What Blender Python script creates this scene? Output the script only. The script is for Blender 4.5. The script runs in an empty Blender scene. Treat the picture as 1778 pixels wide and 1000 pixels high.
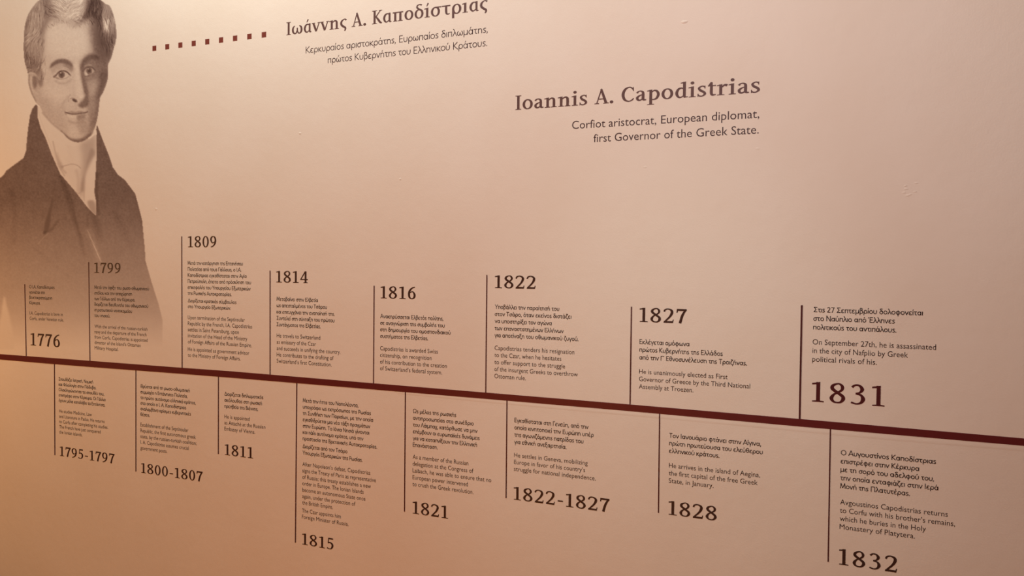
import bpy, bmesh, math, random
import numpy as np
from mathutils import Matrix, Vector

C = bpy.context.scene.collection
SC = bpy.context.scene

# ------------------------------------------------------------------ camera
F = 1300.0                      # focal length in pixels of the 1778-wide frame
DIST = 2.4                      # metres from the wall
EYE = 1.55
YAW, PITCH, ROLL = math.radians(-21.7466), math.radians(-1.7068), math.radians(0.6177)
_cy, _sy, _cp, _sp, _cr, _sr = (math.cos(YAW), math.sin(YAW), math.cos(PITCH), math.sin(PITCH),
                                math.cos(ROLL), math.sin(ROLL))
FWD = Vector((_sy * _cp, _cy * _cp, _sp))
_r = Vector((_cy, -_sy, 0))
_u = _r.cross(FWD)
RIGHT = _cr * _r + _sr * _u
UP = -_sr * _r + _cr * _u
EYEPOS = Vector((0, -DIST, EYE))

cam = bpy.data.cameras.new('camera')
cam.sensor_width = 36.0
cam.lens = F / 1778.0 * 36.0
camo = bpy.data.objects.new('camera', cam)
C.objects.link(camo)
m3 = Matrix((RIGHT, UP, -FWD)).transposed()
camo.matrix_world = Matrix.Translation(EYEPOS) @ m3.to_4x4()
SC.camera = camo

# ------------------------------------------------------------------ light
ALB = (0.80, 0.66, 0.50)        # cream wall paint
w = bpy.data.worlds.new('room_light')
SC.world = w
w.use_nodes = True
w.node_tree.nodes['Background'].inputs[0].default_value = (1.0, 0.55, 0.3, 1)
w.node_tree.nodes['Background'].inputs[1].default_value = 0.01


def lamp(name, loc, k, radius=0.12):
    """k = the light's share per channel on the wall at one metre"""
    power = [k[i] / ALB[i] * 4 * math.pi ** 2 for i in range(3)]
    m = max(power)
    l = bpy.data.lights.new(name, 'POINT')
    l.energy = m
    l.color = [p / m for p in power]
    l.shadow_soft_size = radius
    o = bpy.data.objects.new(name, l)
    o.location = loc
    C.objects.link(o)
    return o


lamp('ceiling_lamp', (-2.08, -0.8, 4.07), (3.638, 3.399, 2.728), 0.15)
lamp('track_lamp', (-0.20, -2.13, 2.9), (2.182, 1.603, 1.362), 0.15)
lamp('left_fill', (-4.44, -1.4, 1.6), (1.219, 0.533, 0.154), 0.15)  # added warm fill out of view at the left, no real fixture
lamp('low_fill', (-1.52, -2.6, 0.48), (1.250, 0.332, 0.000), 0.15)  # unseen orange fill added behind the camera to warm the lower wall

# a soft ceiling spot trained on the middle of the timeline
sl = lamp('ceiling_spot', (-0.40, -1.9, 3.2), (0.60, 0.68, 0.55), 0.15)
sl.data.type = 'SPOT'
sl.data.spot_size = math.radians(36)
sl.data.spot_blend = 1.0
sl.rotation_euler = (Vector((-0.42, 0, 1.02)) - Vector((-0.40, -1.9, 3.2))).to_track_quat('-Z', 'Y').to_euler()

SC.view_settings.view_transform = 'Standard'
SC.view_settings.look = 'None'
SC.view_settings.exposure = 0.0
SC.view_settings.gamma = 1.0
SC.view_settings.use_curve_mapping = False


# ------------------------------------------------------------------ wall coordinates
def P(px, py):
    """point of the wall (x, z) seen at a pixel of the photograph"""
    d = FWD + RIGHT * ((px - 889) / F) - UP * ((py - 500) / F)
    t = DIST / d.y
    return d.x * t, EYE + d.z * t


def proj(x, z):
    v = Vector((x, 0, z)) - EYEPOS
    d = v.dot(FWD)
    return 889 + F * v.dot(RIGHT) / d, 500 - F * v.dot(UP) / d


def x_at(px, z):
    """wall x at height z that shows at image column px"""
    a, b = -6.0, 3.0
    for _ in range(50):
        m = (a + b) / 2
        if proj(m, z)[0] < px:
            a = m
        else:
            b = m
    return (a + b) / 2


# ------------------------------------------------------------------ materials
def nt(name):
    m = bpy.data.materials.new(name)
    m.use_nodes = True
    t = m.node_tree
    b = t.nodes['Principled BSDF']
    b.inputs['Roughness'].default_value = 0.62
    b.inputs['Specular IOR Level'].default_value = 0.25
    return m, t, b


def node(t, kind, **kw):
    n = t.nodes.new(kind)
    for k, v in kw.items():
        setattr(n, k, v)
    return n


def plaster(t, b, strength):
    """rolled paint on plaster: fine orange peel over broad unevenness"""
    g = node(t, 'ShaderNodeNewGeometry')
    n1 = node(t, 'ShaderNodeTexNoise')
    n1.inputs['Scale'].default_value = 210
    n1.inputs['Detail'].default_value = 3
    n2 = node(t, 'ShaderNodeTexNoise')
    n2.inputs['Scale'].default_value = 26
    n2.inputs['Detail'].default_value = 2
    t.links.new(g.outputs['Position'], n1.inputs['Vector'])
    t.links.new(g.outputs['Position'], n2.inputs['Vector'])
    b1 = node(t, 'ShaderNodeBump')
    b1.inputs['Strength'].default_value = strength
    b1.inputs['Distance'].default_value = 0.0008
    b2 = node(t, 'ShaderNodeBump')
    b2.inputs['Strength'].default_value = strength
    b2.inputs['Distance'].default_value = 0.0016
    t.links.new(n2.outputs['Fac'], b2.inputs['Height'])
    t.links.new(n1.outputs['Fac'], b1.inputs['Height'])
    t.links.new(b2.outputs['Normal'], b1.inputs['Normal'])
    t.links.new(b1.outputs['Normal'], b.inputs['Normal'])
    n3 = node(t, 'ShaderNodeTexNoise')
    n3.inputs['Scale'].default_value = 3.2
    n3.inputs['Detail'].default_value = 4
    t.links.new(g.outputs['Position'], n3.inputs['Vector'])
    r = node(t, 'ShaderNodeValToRGB')
    r.color_ramp.elements[0].position = 0.3
    r.color_ramp.elements[1].position = 0.7
    r.color_ramp.elements[0].color = tuple(c * k for c, k in zip(ALB, (.985, .975, .965))) + (1,)
    r.color_ramp.elements[1].color = tuple(c * k for c, k in zip(ALB, (1.015, 1.02, 1.03))) + (1,)
    t.links.new(n3.outputs['Fac'], r.inputs['Fac'])
    return r.outputs['Color']


M = {}
m, t, b = nt('cream_wall_paint')
t.links.new(plaster(t, b, 0.35), b.inputs['Base Color'])
M['wall'] = m

m, t, b = nt('sepia_print')
col = plaster(t, b, 0.3)
at = node(t, 'ShaderNodeAttribute', attribute_name='ink')
s1 = node(t, 'ShaderNodeMath', operation='SUBTRACT')
s1.inputs[0].default_value = 1.0
t.links.new(at.outputs['Fac'], s1.inputs[1])
cmb = node(t, 'ShaderNodeCombineColor')
for ch, ex in enumerate((1.98, 2.34, 2.36)):          # warm sepia: red is held back least
    s2 = node(t, 'ShaderNodeMath', operation='POWER', use_clamp=True)
    t.links.new(s1.outputs[0], s2.inputs[0])
    s2.inputs[1].default_value = ex
    t.links.new(s2.outputs[0], cmb.inputs[ch])
mx = node(t, 'ShaderNodeMix', data_type='RGBA', blend_type='MULTIPLY')
mx.inputs['Factor'].default_value = 1.0
t.links.new(col, mx.inputs[6])
t.links.new(cmb.outputs[0], mx.inputs[7])
t.links.new(mx.outputs[2], b.inputs['Base Color'])
M['print'] = m


def ink(name, c, rough=0.55):
    m, t, b = nt(name)
    g = node(t, 'ShaderNodeNewGeometry')
    n = node(t, 'ShaderNodeTexNoise')
    n.inputs['Scale'].default_value = 40
    t.links.new(g.outputs['Position'], n.inputs['Vector'])
    r = node(t, 'ShaderNodeValToRGB')
    r.color_ramp.elements[0].color = tuple(v * 0.9 for v in c) + (1,)
    r.color_ramp.elements[1].color = tuple(v * 1.1 for v in c) + (1,)
    t.links.new(n.outputs['Fac'], r.inputs['Fac'])
    t.links.new(r.outputs['Color'], b.inputs['Base Color'])
    b.inputs['Roughness'].default_value = rough
    M[name] = m


ink('black_brown_ink', (0.022, 0.010, 0.007))
ink('soft_brown_ink', (0.030, 0.014, 0.010))
ink('year_brown_ink', (0.050, 0.018, 0.010))
ink('year_maroon_ink', (0.075, 0.008, 0.007))
ink('title_brown_ink', (0.120, 0.055, 0.040))
ink('subtitle_brown_ink', (0.060, 0.027, 0.022))
ink('brick_red_ink', (0.190, 0.040, 0.024))
ink('line_ink', (0.075, 0.013, 0.010))
ink('maroon_strip', (0.118, 0.013, 0.011), 0.5)

m, t, b = nt('dark_wood_floor')
b.inputs['Base Color'].default_value = (0.20, 0.10, 0.05, 1)
wv = node(t, 'ShaderNodeTexWave')
wv.inputs['Scale'].default_value = 3
wv.inputs['Distortion'].default_value = 6
r = node(t, 'ShaderNodeValToRGB')
r.color_ramp.elements[0].color = (0.13, 0.065, 0.03, 1)
r.color_ramp.elements[1].color = (0.20, 0.11, 0.055, 1)
t.links.new(wv.outputs['Fac'], r.inputs['Fac'])
t.links.new(r.outputs['Color'], b.inputs['Base Color'])
M['floor'] = m


# ------------------------------------------------------------------ object helpers
def link(name, me, mat, parent=None):
    o = bpy.data.objects.new(name, me)
    if mat:
        me.materials.append(mat)
    C.objects.link(o)
    if parent:
        o.parent = parent
    return o


def tag(o, label=None, cat=None, group=None, kind=None):
    for k, v in (('label', label), ('category', cat), ('group', group), ('kind', kind)):
        if v:
            o[k] = v
    return o


def thing(name, loc, label, cat, group=None):
    o = bpy.data.objects.new(name, None)
    o.empty_display_size = 0.05
    o.location = loc
    C.objects.link(o)
    return tag(o, label, cat, group)


class Flat:
    """collects flat shapes in wall coordinates (x, z); build() makes one mesh standing `off` in front of the wall"""

    def __init__(self):
        self.v, self.f = [], []

    def add(self, pts, faces):
        # every stroke lies a hair in front of the one before it, so that crossing strokes never share a plane
        n = len(self.v)
        self.k = (getattr(self, 'k', 0) + 1) % 8
        self.v += [(p[0], self.k * 1e-5 + i * 4e-7, p[1]) for i, p in enumerate(pts)]
        for f in faces:
            area = sum(pts[a][0] * pts[b][1] - pts[b][0] * pts[a][1] for a, b in zip(f, f[1:] + f[:1]))
            f = f if area > 0 else f[::-1]
            self.f.append(tuple(i + n for i in f))

    def poly(self, pts):
        self.add(pts, [tuple(range(len(pts)))])

    def build(self, name, mat, parent, off):
        ox, oz = (parent.location.x, parent.location.z) if parent else (0, 0)
        me = bpy.data.meshes.new(name)
        me.from_pydata([(x - ox, -off - y, z - oz) for x, y, z in self.v], [], self.f)
        me.update()
        return link(name, me, mat, parent)


# ------------------------------------------------------------------ the setting
def build_wall():
    bm = bmesh.new()
    x0, x1, z1, th = -7.0, 4.0, 4.4, 0.15
    vs = [bm.verts.new(p) for p in ((x0, 0, 0), (x1, 0, 0), (x1, 0, z1), (x0, 0, z1),
                                    (x0, th, 0), (x1, th, 0), (x1, th, z1), (x0, th, z1))]
    for f in ((0, 1, 2, 3), (5, 4, 7, 6), (4, 0, 3, 7), (1, 5, 6, 2), (3, 2, 6, 7), (4, 5, 1, 0)):
        bm.faces.new([vs[i] for i in f])
    # paint lumps and a small filled patch in the plaster
    rnd = random.Random(4)
    lumps = [(1188, 38, 7, 3, 3.0), (271, 363, 2.2, 2.0, 2.2), (521, 231.5, 2.4, 2.2, 2.4), (695, 311, 2.2, 2.0, 2.0),
             (1315, 258, 5, 3, 1.0), (1120, 290, 3.5, 2.2, 1.0)]
    for _ in range(7):
        a = rnd.random() * 6.28
        lumps.append((1580 + 12 * math.cos(a) * rnd.uniform(.5, 1.1), 325 + 16 * math.sin(a) * rnd.uniform(.6, 1.1),
                      rnd.uniform(3, 5), rnd.uniform(1.6, 2.6), 1.2))
    for px, py, rx, ry, h in lumps:
        x, z = P(px, py)
        s = abs(P(px + 1, py)[0] - x)
        rings = [[bm.verts.new((x, -h * 0.00045, z))]]
        for k in (1, 2, 3):
            q = k / 3
            rings.append([bm.verts.new((x + rx * s * q * math.cos(a) * (1 + .15 * math.sin(3 * a + px)),
                                        -h * 0.00045 * (1 - q * q) + 0.0001 * (k == 3),
                                        z + ry * s * q * math.sin(a))) for a in [i * math.pi / 6 for i in range(12)]])
        for i in range(12):
            j = (i + 1) % 12
            bm.faces.new((rings[0][0], rings[1][i], rings[1][j]))
            for k in (1, 2):
                bm.faces.new((rings[k][i], rings[k + 1][i], rings[k + 1][j], rings[k][j]))
    bm.normal_update()
    me = bpy.data.meshes.new('wall_front')
    bm.to_mesh(me)
    tag(link('wall_front', me, M['wall']), kind='structure')
    me = bpy.data.meshes.new('floor')
    me.from_pydata([(-7, -5, 0), (4, -5, 0), (4, 0, 0), (-7, 0, 0), (-7, -5, -.1), (4, -5, -.1), (4, 0, -.1), (-7, 0, -.1)], [],
                   [(0, 1, 2, 3), (7, 6, 5, 4), (0, 4, 5, 1), (1, 5, 6, 2), (2, 6, 7, 3), (3, 7, 4, 0)])
    tag(link('floor', me, M['floor']), kind='structure')


build_wall()


# ------------------------------------------------------------------ drawn lettering (pen strokes with a width at each point)
def catmull(pts, n=6, closed=False):
    a = np.array(pts, float)
    k = len(a)
    out = []
    segs = k if closed else k - 1
    for i in range(segs):
        if closed:
            p0, p1, p2, p3 = a[(i - 1) % k], a[i], a[(i + 1) % k], a[(i + 2) % k]
        else:
            p1, p2 = a[i], a[i + 1]
            p0 = a[i - 1] if i else 2 * p1 - p2
            p3 = a[i + 2] if i + 2 < k else 2 * p2 - p1
        for j in range(n):
            s = j / n
            out.append(0.5 * (2 * p1 + (p2 - p0) * s + (2 * p0 - 5 * p1 + 4 * p2 - p3) * s * s
                              + (3 * p1 - p0 - 3 * p2 + p3) * s ** 3))
    if not closed:
        out.append(a[-1])
    return np.array(out)


def ribbon(pts, w=None, smooth=True, closed=False, n=6):
    """a stroke as quads: returns (verts, faces); pts are (x, y) or (x, y, w)"""
    if w is not None:
        pts = [(p[0], p[1], w) for p in pts]
    a = catmull(pts, n, closed) if smooth else np.array(pts, float)
    k = len(a)
    V, Fc = [], []
    for i in range(k):
        if closed:
            d1 = a[i, :2] - a[i - 1, :2]
            d2 = a[(i + 1) % k, :2] - a[i, :2]
        else:
            d1 = a[i, :2] - a[i - 1, :2] if i else a[1, :2] - a[0, :2]
            d2 = a[i + 1, :2] - a[i, :2] if i + 1 < k else d1
        d1 = d1 / (np.hypot(*d1) + 1e-9)
        d2 = d2 / (np.hypot(*d2) + 1e-9)
        t = d1 + d2
        t = t / (np.hypot(*t) + 1e-9)
        nn = np.array((-t[1], t[0]))
        h = a[i, 2] / 2 / max(0.5, abs(nn @ np.array((-d1[1], d1[0]))))
        V += [a[i, :2] + nn * h, a[i, :2] - nn * h]
    for i in range(k if closed else k - 1):
        j = (i + 1) % k
        Fc.append((2 * i, 2 * i + 1, 2 * j + 1, 2 * j))
    return V, Fc


def disc(x, y, r, n=14):
    return [(x + r * math.cos(i * 2 * math.pi / n), y + r * math.sin(i * 2 * math.pi / n)) for i in range(n)], [tuple(range(n))]


def quad(*p):
    return list(p), [tuple(range(len(p)))]


def box(x0, y0, x1, y1):
    return quad((x0, y0), (x1, y0), (x1, y1), (x0, y1))


def L(*p, w):
    """straight strokes, each run a little past the corners it shares"""
    V, Fc = [], []
    for i, ((x0, y0), (x1, y1)) in enumerate(zip(p[:-1], p[1:])):
        d = math.hypot(x1 - x0, y1 - y0)
        ux, uy = (x1 - x0) / d, (y1 - y0) / d
        a, b = (w * .32 if i else 0), (w * .32 if i < len(p) - 2 else 0)
        x0, y0, x1, y1 = x0 - ux * a, y0 - uy * a, x1 + ux * b, y1 + uy * b
        n = len(V)
        V += [(x0 + uy * w / 2, y0 - ux * w / 2), (x1 + uy * w / 2, y1 - ux * w / 2), (x1 - uy * w / 2, y1 + ux * w / 2), (x0 - uy * w / 2, y0 + ux * w / 2)]
        Fc.append((n, n + 1, n + 2, n + 3))
    return V, Fc


def S(*p, w=None):
    return ribbon(p, w)


def O(cx, cy, rx, ry, w, wt=None):
    """closed oval, w at the sides and wt at top and bottom"""
    wt = wt or w
    k = 16
    return ribbon([(cx + (rx - (w if 1 else 0) / 2) * math.cos(i * 2 * math.pi / k), cy + (ry - wt / 2) * math.sin(i * 2 * math.pi / k),
                    wt + (w - wt) * abs(math.cos(i * 2 * math.pi / k)) ** 1.3) for i in range(k)], closed=True, n=2)


# --- upright plain Greek for the small paragraphs (cap height .68, x-height .46)
def greek_sans(W):
    A = {}
    x = .46
    q = x - W / 2

    def tonos(cx, base=.54):
        return L((cx - .02, base), (cx + .05, base + .16), w=W * .9)

    def put(ch, adv, *parts):
        A[ch] = (adv, parts)
    al = [O(.22, .23, .2, .235, W), L((.4, 0), (.4, x), w=W)]
    ep = [S((.35, .41), (.2, .425), (.09, .345), (.13, .255), (.24, .245), w=W), S((.24, .245), (.09, .215), (.07, .09), (.18, .035), (.36, .055), w=W)]
    et = [L((.07, 0), (.07, x), w=W), S((.07, .3), (.14, .4), (.25, .425), (.35, .36), (.37, .22), (.37, 0), w=W)]
    io = [L((.07, 0), (.07, x), w=W)]
    om = [O(.23, .23, .215, .235, W)]
    up = [S((.07, x), (.07, .2), (.12, .06), (.22, .035), (.33, .08), (.38, .22), (.38, x), w=W)]
    og = [S((.15, x - .02), (.06, .3), (.07, .12), (.16, .035), (.25, .09), (.29, .3), w=W), S((.43, x - .02), (.52, .3), (.51, .12), (.42, .035), (.33, .09), (.29, .3), w=W)]
    put('α', .49, *al); put('ά', .49, *al, tonos(.2))
    put('ε', .40, *ep); put('έ', .40, *ep, tonos(.2))
    put('η', .45, *et); put('ή', .45, *et, tonos(.2))
    put('ι', .15, *io); put('ί', .16, *io, tonos(.06))
    put('ϊ', .17, *io, disc(-.02, .6, W * .6), disc(.16, .6, W * .6))
    put('ο', .46, *om); put('ό', .46, *om, tonos(.21))
    put('υ', .45, *up); put('ύ', .45, *up, tonos(.2))
    put('ω', .58, *og); put('ώ', .58, *og, tonos(.27))
    put('β', .44, L((.08, -.2), (.08, .5), w=W), S((.08, .48), (.11, .63), (.21, .665), (.31, .6), (.29, .45), (.16, .39), w=W),
        S((.16, .39), (.33, .34), (.38, .2), (.31, .05), (.18, .03), (.08, .08), w=W))
    put('γ', .40, L((.03, x), (.2, .02), w=W), L((.38, x), (.2, .02), (.19, -.2), w=W))
    put('δ', .46, O(.23, .2, .2, .21, W), S((.37, .62), (.24, .665), (.12, .6), (.2, .48), (.34, .38), (.39, .22), w=W))
    put('ζ', .36, L((.05, .645), (.35, .645), w=W), S((.33, .645), (.13, .42), (.06, .2), (.13, .06), (.27, .03), (.32, -.05), (.24, -.16), w=W))
    put('θ', .46, O(.23, .34, .2, .35, W), L((.06, .345), (.4, .345), w=W))
    put('κ', .40, L((.07, 0), (.07, x), w=W), L((.36, x), (.1, .22), (.38, 0), w=W))
    put('λ', .41, L((.05, .66), (.12, .66), (.4, 0), w=W), L((.23, .4), (.03, 0), w=W))
    put('μ', .46, L((.07, -.19), (.07, x), w=W), S((.07, .2), (.12, .06), (.22, .035), (.33, .09), (.38, .22), w=W), L((.38, 0), (.38, x), w=W))
    put('ν', .40, L((.02, x), (.2, .02), (.38, x), w=W))
    put('ξ', .39, L((.05, .645), (.35, .645), w=W), S((.3, .645), (.1, .58), (.12, .44), (.31, .38), w=W),
        S((.29, .38), (.08, .32), (.05, .15), (.15, .04), (.3, .02), (.34, -.06), (.25, -.16), w=W))
    put('π', .45, L((.08, 0), (.08, x), w=W), L((.04, q), (.41, q), w=W), L((.37, 0), (.37, x), w=W))
    put('ρ', .47, O(.25, .23, .2, .235, W), L((.08, .23), (.08, -.2), w=W))
    put('σ', .47, O(.23, .22, .2, .225, W), L((.2, q), (.48, q), w=W))
    put('ς', .34, S((.3, .41), (.17, .425), (.08, .36), (.12, .27), (.23, .21), (.28, .12), (.19, .035), (.03, .05), w=W))
    put('τ', .36, L((.01, q), (.35, q), w=W), S((.16, q), (.16, .15), (.21, .045), (.33, .04), w=W))
    put('φ', .54, O(.27, .23, .24, .235, W), L((.27, .52), (.27, -.2), w=W))
    put('χ', .40, L((.03, x), (.36, -.18), w=W), L((.36, x), (.03, -.18), w=W))
    H = .68
    h = H - W / 2
    put('Α', .56, L((.02, 0), (.28, H), (.54, 0), w=W), L((.12, .22), (.44, .22), w=W))
    put('Β', .48, L((.09, 0), (.09, H), w=W), S((.09, h), (.28, h), (.37, .52), (.27, .36), (.09, .36), w=W), S((.09, .36), (.3, .36), (.43, .2), (.3, W / 2), (.09, W / 2), w=W))
    put('Γ', .40, L((.09, 0), (.09, h), (.38, h), w=W))
    put('Δ', .58, L((.04, W / 2), (.29, H), (.54, W / 2), (.04, W / 2), w=W))
    put('Ε', .45, L((.09, 0), (.09, H), w=W), L((.07, h), (.41, h), w=W), L((.09, .35), (.38, .35), w=W), L((.07, W / 2), (.42, W / 2), w=W))
    put('Ι', .19, L((.09, 0), (.09, H), w=W))
    put('Κ', .52, L((.09, 0), (.09, H), w=W), L((.46, H), (.13, .34), (.5, 0), w=W))
    put('Λ', .54, L((.03, 0), (.27, H), (.51, 0), w=W))
    put('Μ', .68, L((.06, 0), (.12, H), (.34, .1), (.56, H), (.62, 0), w=W))
    put('Ν', .60, L((.09, 0), (.09, H), (.51, 0), (.51, H), w=W))
    put('Ο', .68, O(.34, .34, .31, .35, W))
    put('Π', .58, L((.09, 0), (.09, h), (.49, h), (.49, 0), w=W))
    put('Ρ', .44, L((.09, 0), (.09, H), w=W), S((.09, h), (.28, h), (.4, .5), (.28, .31), (.09, .31), w=W))
    put('Σ', .50, L((.45, h), (.08, h), (.3, .34), (.07, W / 2), (.47, W / 2), w=W))
    put('Τ', .48, L((.02, h), (.46, h), w=W), L((.24, h), (.24, 0), w=W))
    put('Υ', .50, L((.02, H), (.25, .3), (.48, H), w=W), L((.25, .3), (.25, 0), w=W))
    put('Φ', .70, O(.35, .34, .31, .25, W), L((.35, .72), (.35, -.03), w=W))
    put('Ω', .68, S((.08, W / 2), (.22, W / 2), (.24, .1), (.08, .3), (.1, .55), (.34, .655), (.58, .55), (.6, .3), (.44, .1), (.46, W / 2), (.6, W / 2), w=W))
    put('Έ', .55, tonos(.0, .52), *[([(p[0] + .1, p[1]) for p in v], f) for v, f in A['Ε'][1]])
    put('2', .44, S((.06, .55), (.16, .645), (.3, .6), (.33, .46), (.2, .24), (.06, W / 2), w=W), L((.05, W / 2), (.4, W / 2), w=W))
    put('7', .44, L((.04, h), (.39, h), (.15, 0), w=W))
    put('.', .18, disc(.08, .045, W * .72))
    put(',', .18, disc(.08, .045, W * .7), L((.09, .05), (.03, -.1), w=W * .8))
    put('-', .28, L((.04, .24), (.24, .24), w=W))
    put('’', .15, L((.09, .68), (.05, .52), w=W))
    put(' ', .22)
    return A


GREEK = greek_sans(.090)
GREEK_LIGHT = greek_sans(.066)


# --- roman with serifs for the years and the two headlines (cap height 1)
def serif_roman():
    A = {}

    def put(ch, adv, *parts):
        A[ch] = (adv, parts)

    def stem(x, y0, y1, w=.155):
        return box(x - w / 2, y0, x + w / 2, y1)

    def slab(x, y, w=.36, t=.06):
        return quad((x - w / 2, y), (x + w / 2, y), (x + w / 2, y + t * .75), (x + .09, y + t), (x - .09, y + t), (x - w / 2, y + t * .75))

    def flag(x, y, w=.16):
        return quad((x - w / 2 - .12, y - .10), (x - w / 2 - .12, y - .045), (x + w / 2, y + .015), (x + w / 2, y - .1))
    T = .072
    put('1', .60, stem(.31, .03, .985), slab(.31, 0, .46, .07), quad((.07, .93), (.07, .85), (.24, .87), (.385, .87), (.385, 1.0), (.25, .965)))
    put('2', .66, S((.07, .76, .1), (.13, .90, .1), (.29, .955, .085), (.47, .87, .13), (.50, .69, .155), (.38, .42, .12), (.09, .06, .085)),
        quad((.04, 0), (.57, 0), (.61, .24), (.555, .24), (.53, .13), (.06, .13)))
    put('3', .64, S((.08, .84, .11), (.2, .945, .085), (.36, .93, .1), (.46, .76, .15), (.38, .6, .09), (.22, .535, .075)),
        S((.22, .535, .075), (.42, .47, .1), (.50, .28, .16), (.42, .1, .11), (.25, .035, .075), (.05, .1, .09)))
    put('4', .68, ribbon([(.43, .97, .09), (.06, .3, .08)], smooth=False), box(.02, .25, .64, .345), stem(.455, 0, .99, .15), slab(.455, 0, .36, .06))
    put('5', .62, box(.14, .86, .53, .985), ribbon([(.175, .95, .075), (.14, .5, .075)], smooth=False),
        S((.12, .52, .07), (.26, .59, .1), (.43, .5, .14), (.48, .32, .155), (.4, .1, .11), (.24, .035, .075), (.04, .1, .1)))
    put('6', .66, S((.55, .97, .07), (.35, .89, .1), (.18, .68, .14), (.125, .4, .155), (.17, .14, .13), (.32, .035, .075), (.48, .12, .13), (.53, .32, .15), (.46, .53, .11), (.34, .6, .075), (.16, .48, .07)))
    put('9', .66, *[([(.64 - p[0], .99 - p[1]) for p in v], f) for v, f in A['6'][1]])
    put('7', .62, quad((.04, .72), (.1, .72), (.13, .85), (.60, .85), (.60, .985), (.06, .985)), ribbon([(.545, .93, .11), (.37, .55, .14), (.24, 0, .155)], smooth=True))
    put('8', .68, ribbon([(.335, .965, .075), (.155, .86, .13), (.14, .70, .145), (.33, .53, .13), (.525, .36, .14), (.55, .21, .15), (.46, .07, .1), (.33, .035, .075),
                          (.18, .08, .1), (.105, .24, .15), (.2, .43, .1), (.33, .52, .085), (.49, .66, .11), (.52, .8, .13), (.46, .92, .1)], closed=True, n=4))
    put('0', .66, O(.33, .495, .29, .505, .15, .07))
    put('-', .46, box(.07, .30, .40, .40))
    put('.', .30, disc(.15, .08, .105))
    put(' ', .37)
    # capitals
    put('I', .44, stem(.21, .03, .97), slab(.21, 0), [(x, 1 - y) for x, y in slab(.21, 0)[0]] and ([(x, 1 - y) for x, y in slab(.21, 0)[0]], [(5, 4, 3, 2, 1, 0)]))
    A['Ι'] = A['I']
    put('A', .80, ribbon([(.12, .02, .07), (.375, .96, .075)], smooth=False), ribbon([(.365, .99, .13), (.65, .02, .16)], smooth=False),
        box(.2, .29, .58, .36), slab(.12, 0, .27), slab(.65, 0, .32), quad((.33, .96), (.42, .96), (.40, 1.03), (.36, 1.03)))
    A['Α'] = A['A']
    put('C', .78, S((.68, .75, .06), (.62, .88, .09), (.45, .965, .075), (.22, .83, .14), (.115, .5, .165), (.2, .17, .14), (.42, .035, .075), (.6, .1, .085), (.7, .22, .06)),
        quad((.655, .7), (.705, .7), (.70, .97), (.66, .97)))
    put('Κ', .76, stem(.2, .03, .97), slab(.2, 0), ([(x, 1 - y) for x, y in slab(.2, 0)[0]], [(5, 4, 3, 2, 1, 0)]),
        S((.62, .95, .07), (.48, .78, .075), (.3, .52, .09)), S((.3, .53, .1), (.48, .28, .15), (.6, .1, .14), (.72, .03, .1)),
        quad((.52, .94), (.74, .94), (.74, 1.0), (.5, 1.0)))
    # small letters, x-height .69
    X = .69
    put('o', .70, O(.34, .345, .31, .355, .155, .075))
    A['ο'] = A['o']
    a_parts = [S((.1, .53, .12), (.16, .62, .09), (.29, .655, .075), (.41, .58, .13), (.43, .42, .15), (.43, .14, .15), (.49, .06, .11), (.60, .06, .06)),
               S((.42, .42, .06), (.25, .36, .09), (.12, .24, .14), (.14, .1, .13), (.26, .05, .1), (.43, .15, .07))]
    put('a', .64, *a_parts)
    arch = S((.27, .52, .06), (.36, .61, .09), (.47, .635, .11), (.56, .56, .145), (.575, .4, .155), (.575, .05, .155))
    put('n', .80, stem(.2, .03, X), flag(.2, X), slab(.2, 0, .34), arch, slab(.575, 0, .34))
    A['η'] = A['n']
    put('i', .42, stem(.2, .03, X), flag(.2, X), slab(.2, 0, .36), disc(.2, .92, .1))
    put('ι', .42, stem(.2, .03, X), flag(.2, X), slab(.2, 0, .36))
    put('ί', .42, *A['ι'][1], ribbon([(.17, .80, .06), (.27, 1.02, .11)], smooth=False))
    put('s', .54, S((.43, .57, .07), (.36, .65, .08), (.24, .655, .075), (.12, .55, .12), (.2, .4, .14), (.37, .28, .14), (.42, .15, .13), (.3, .04, .08), (.16, .04, .08), (.07, .13, .07)),
        quad((.40, .50), (.45, .50), (.45, .69), (.41, .69)), quad((.05, .0), (.09, .0), (.1, .2), (.05, .2)))
    put('p', .74, stem(.2, -.27, X), flag(.2, X), slab(.2, -.30, .38), S((.27, .53, .06), (.38, .63, .085), (.53, .57, .13), (.605, .36, .155), (.52, .12, .13), (.36, .04, .08), (.22, .07, .07)))
    put('d', .74, stem(.53, .06, 1.04), flag(.53, 1.04), quad((.5, 0), (.72, .03), (.72, .08), (.5, .1)),
        S((.5, .58, .07), (.38, .645, .085), (.22, .58, .13), (.13, .34, .155), (.19, .12, .13), (.32, .045, .09), (.5, .14, .07)))
    put('t', .48, S((.21, .86, .12), (.21, .5, .15), (.21, .18, .15), (.27, .06, .12), (.44, .07, .06)), box(.03, .61, .44, .685), quad((.03, .64), (.17, .66), (.26, .88), (.16, .88)))
    put('r', .58, stem(.2, .03, X), flag(.2, X), slab(.2, 0, .38), S((.27, .5, .06), (.34, .6, .1), (.43, .63, .14), (.53, .6, .15)))
    # greek small letters
    ga = [S((.5, .56, .07), (.38, .645, .08), (.22, .58, .13), (.13, .34, .155), (.19, .12, .13), (.31, .045, .09), (.46, .14, .07)), stem(.515, .08, X + .01, .14),
          S((.515, .14, .14), (.55, .05, .11), (.65, .05, .06))]
    put('α', .70, *ga)
    put('ά', .70, *ga, ribbon([(.29, .80, .06), (.4, 1.02, .11)], smooth=False))
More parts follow.
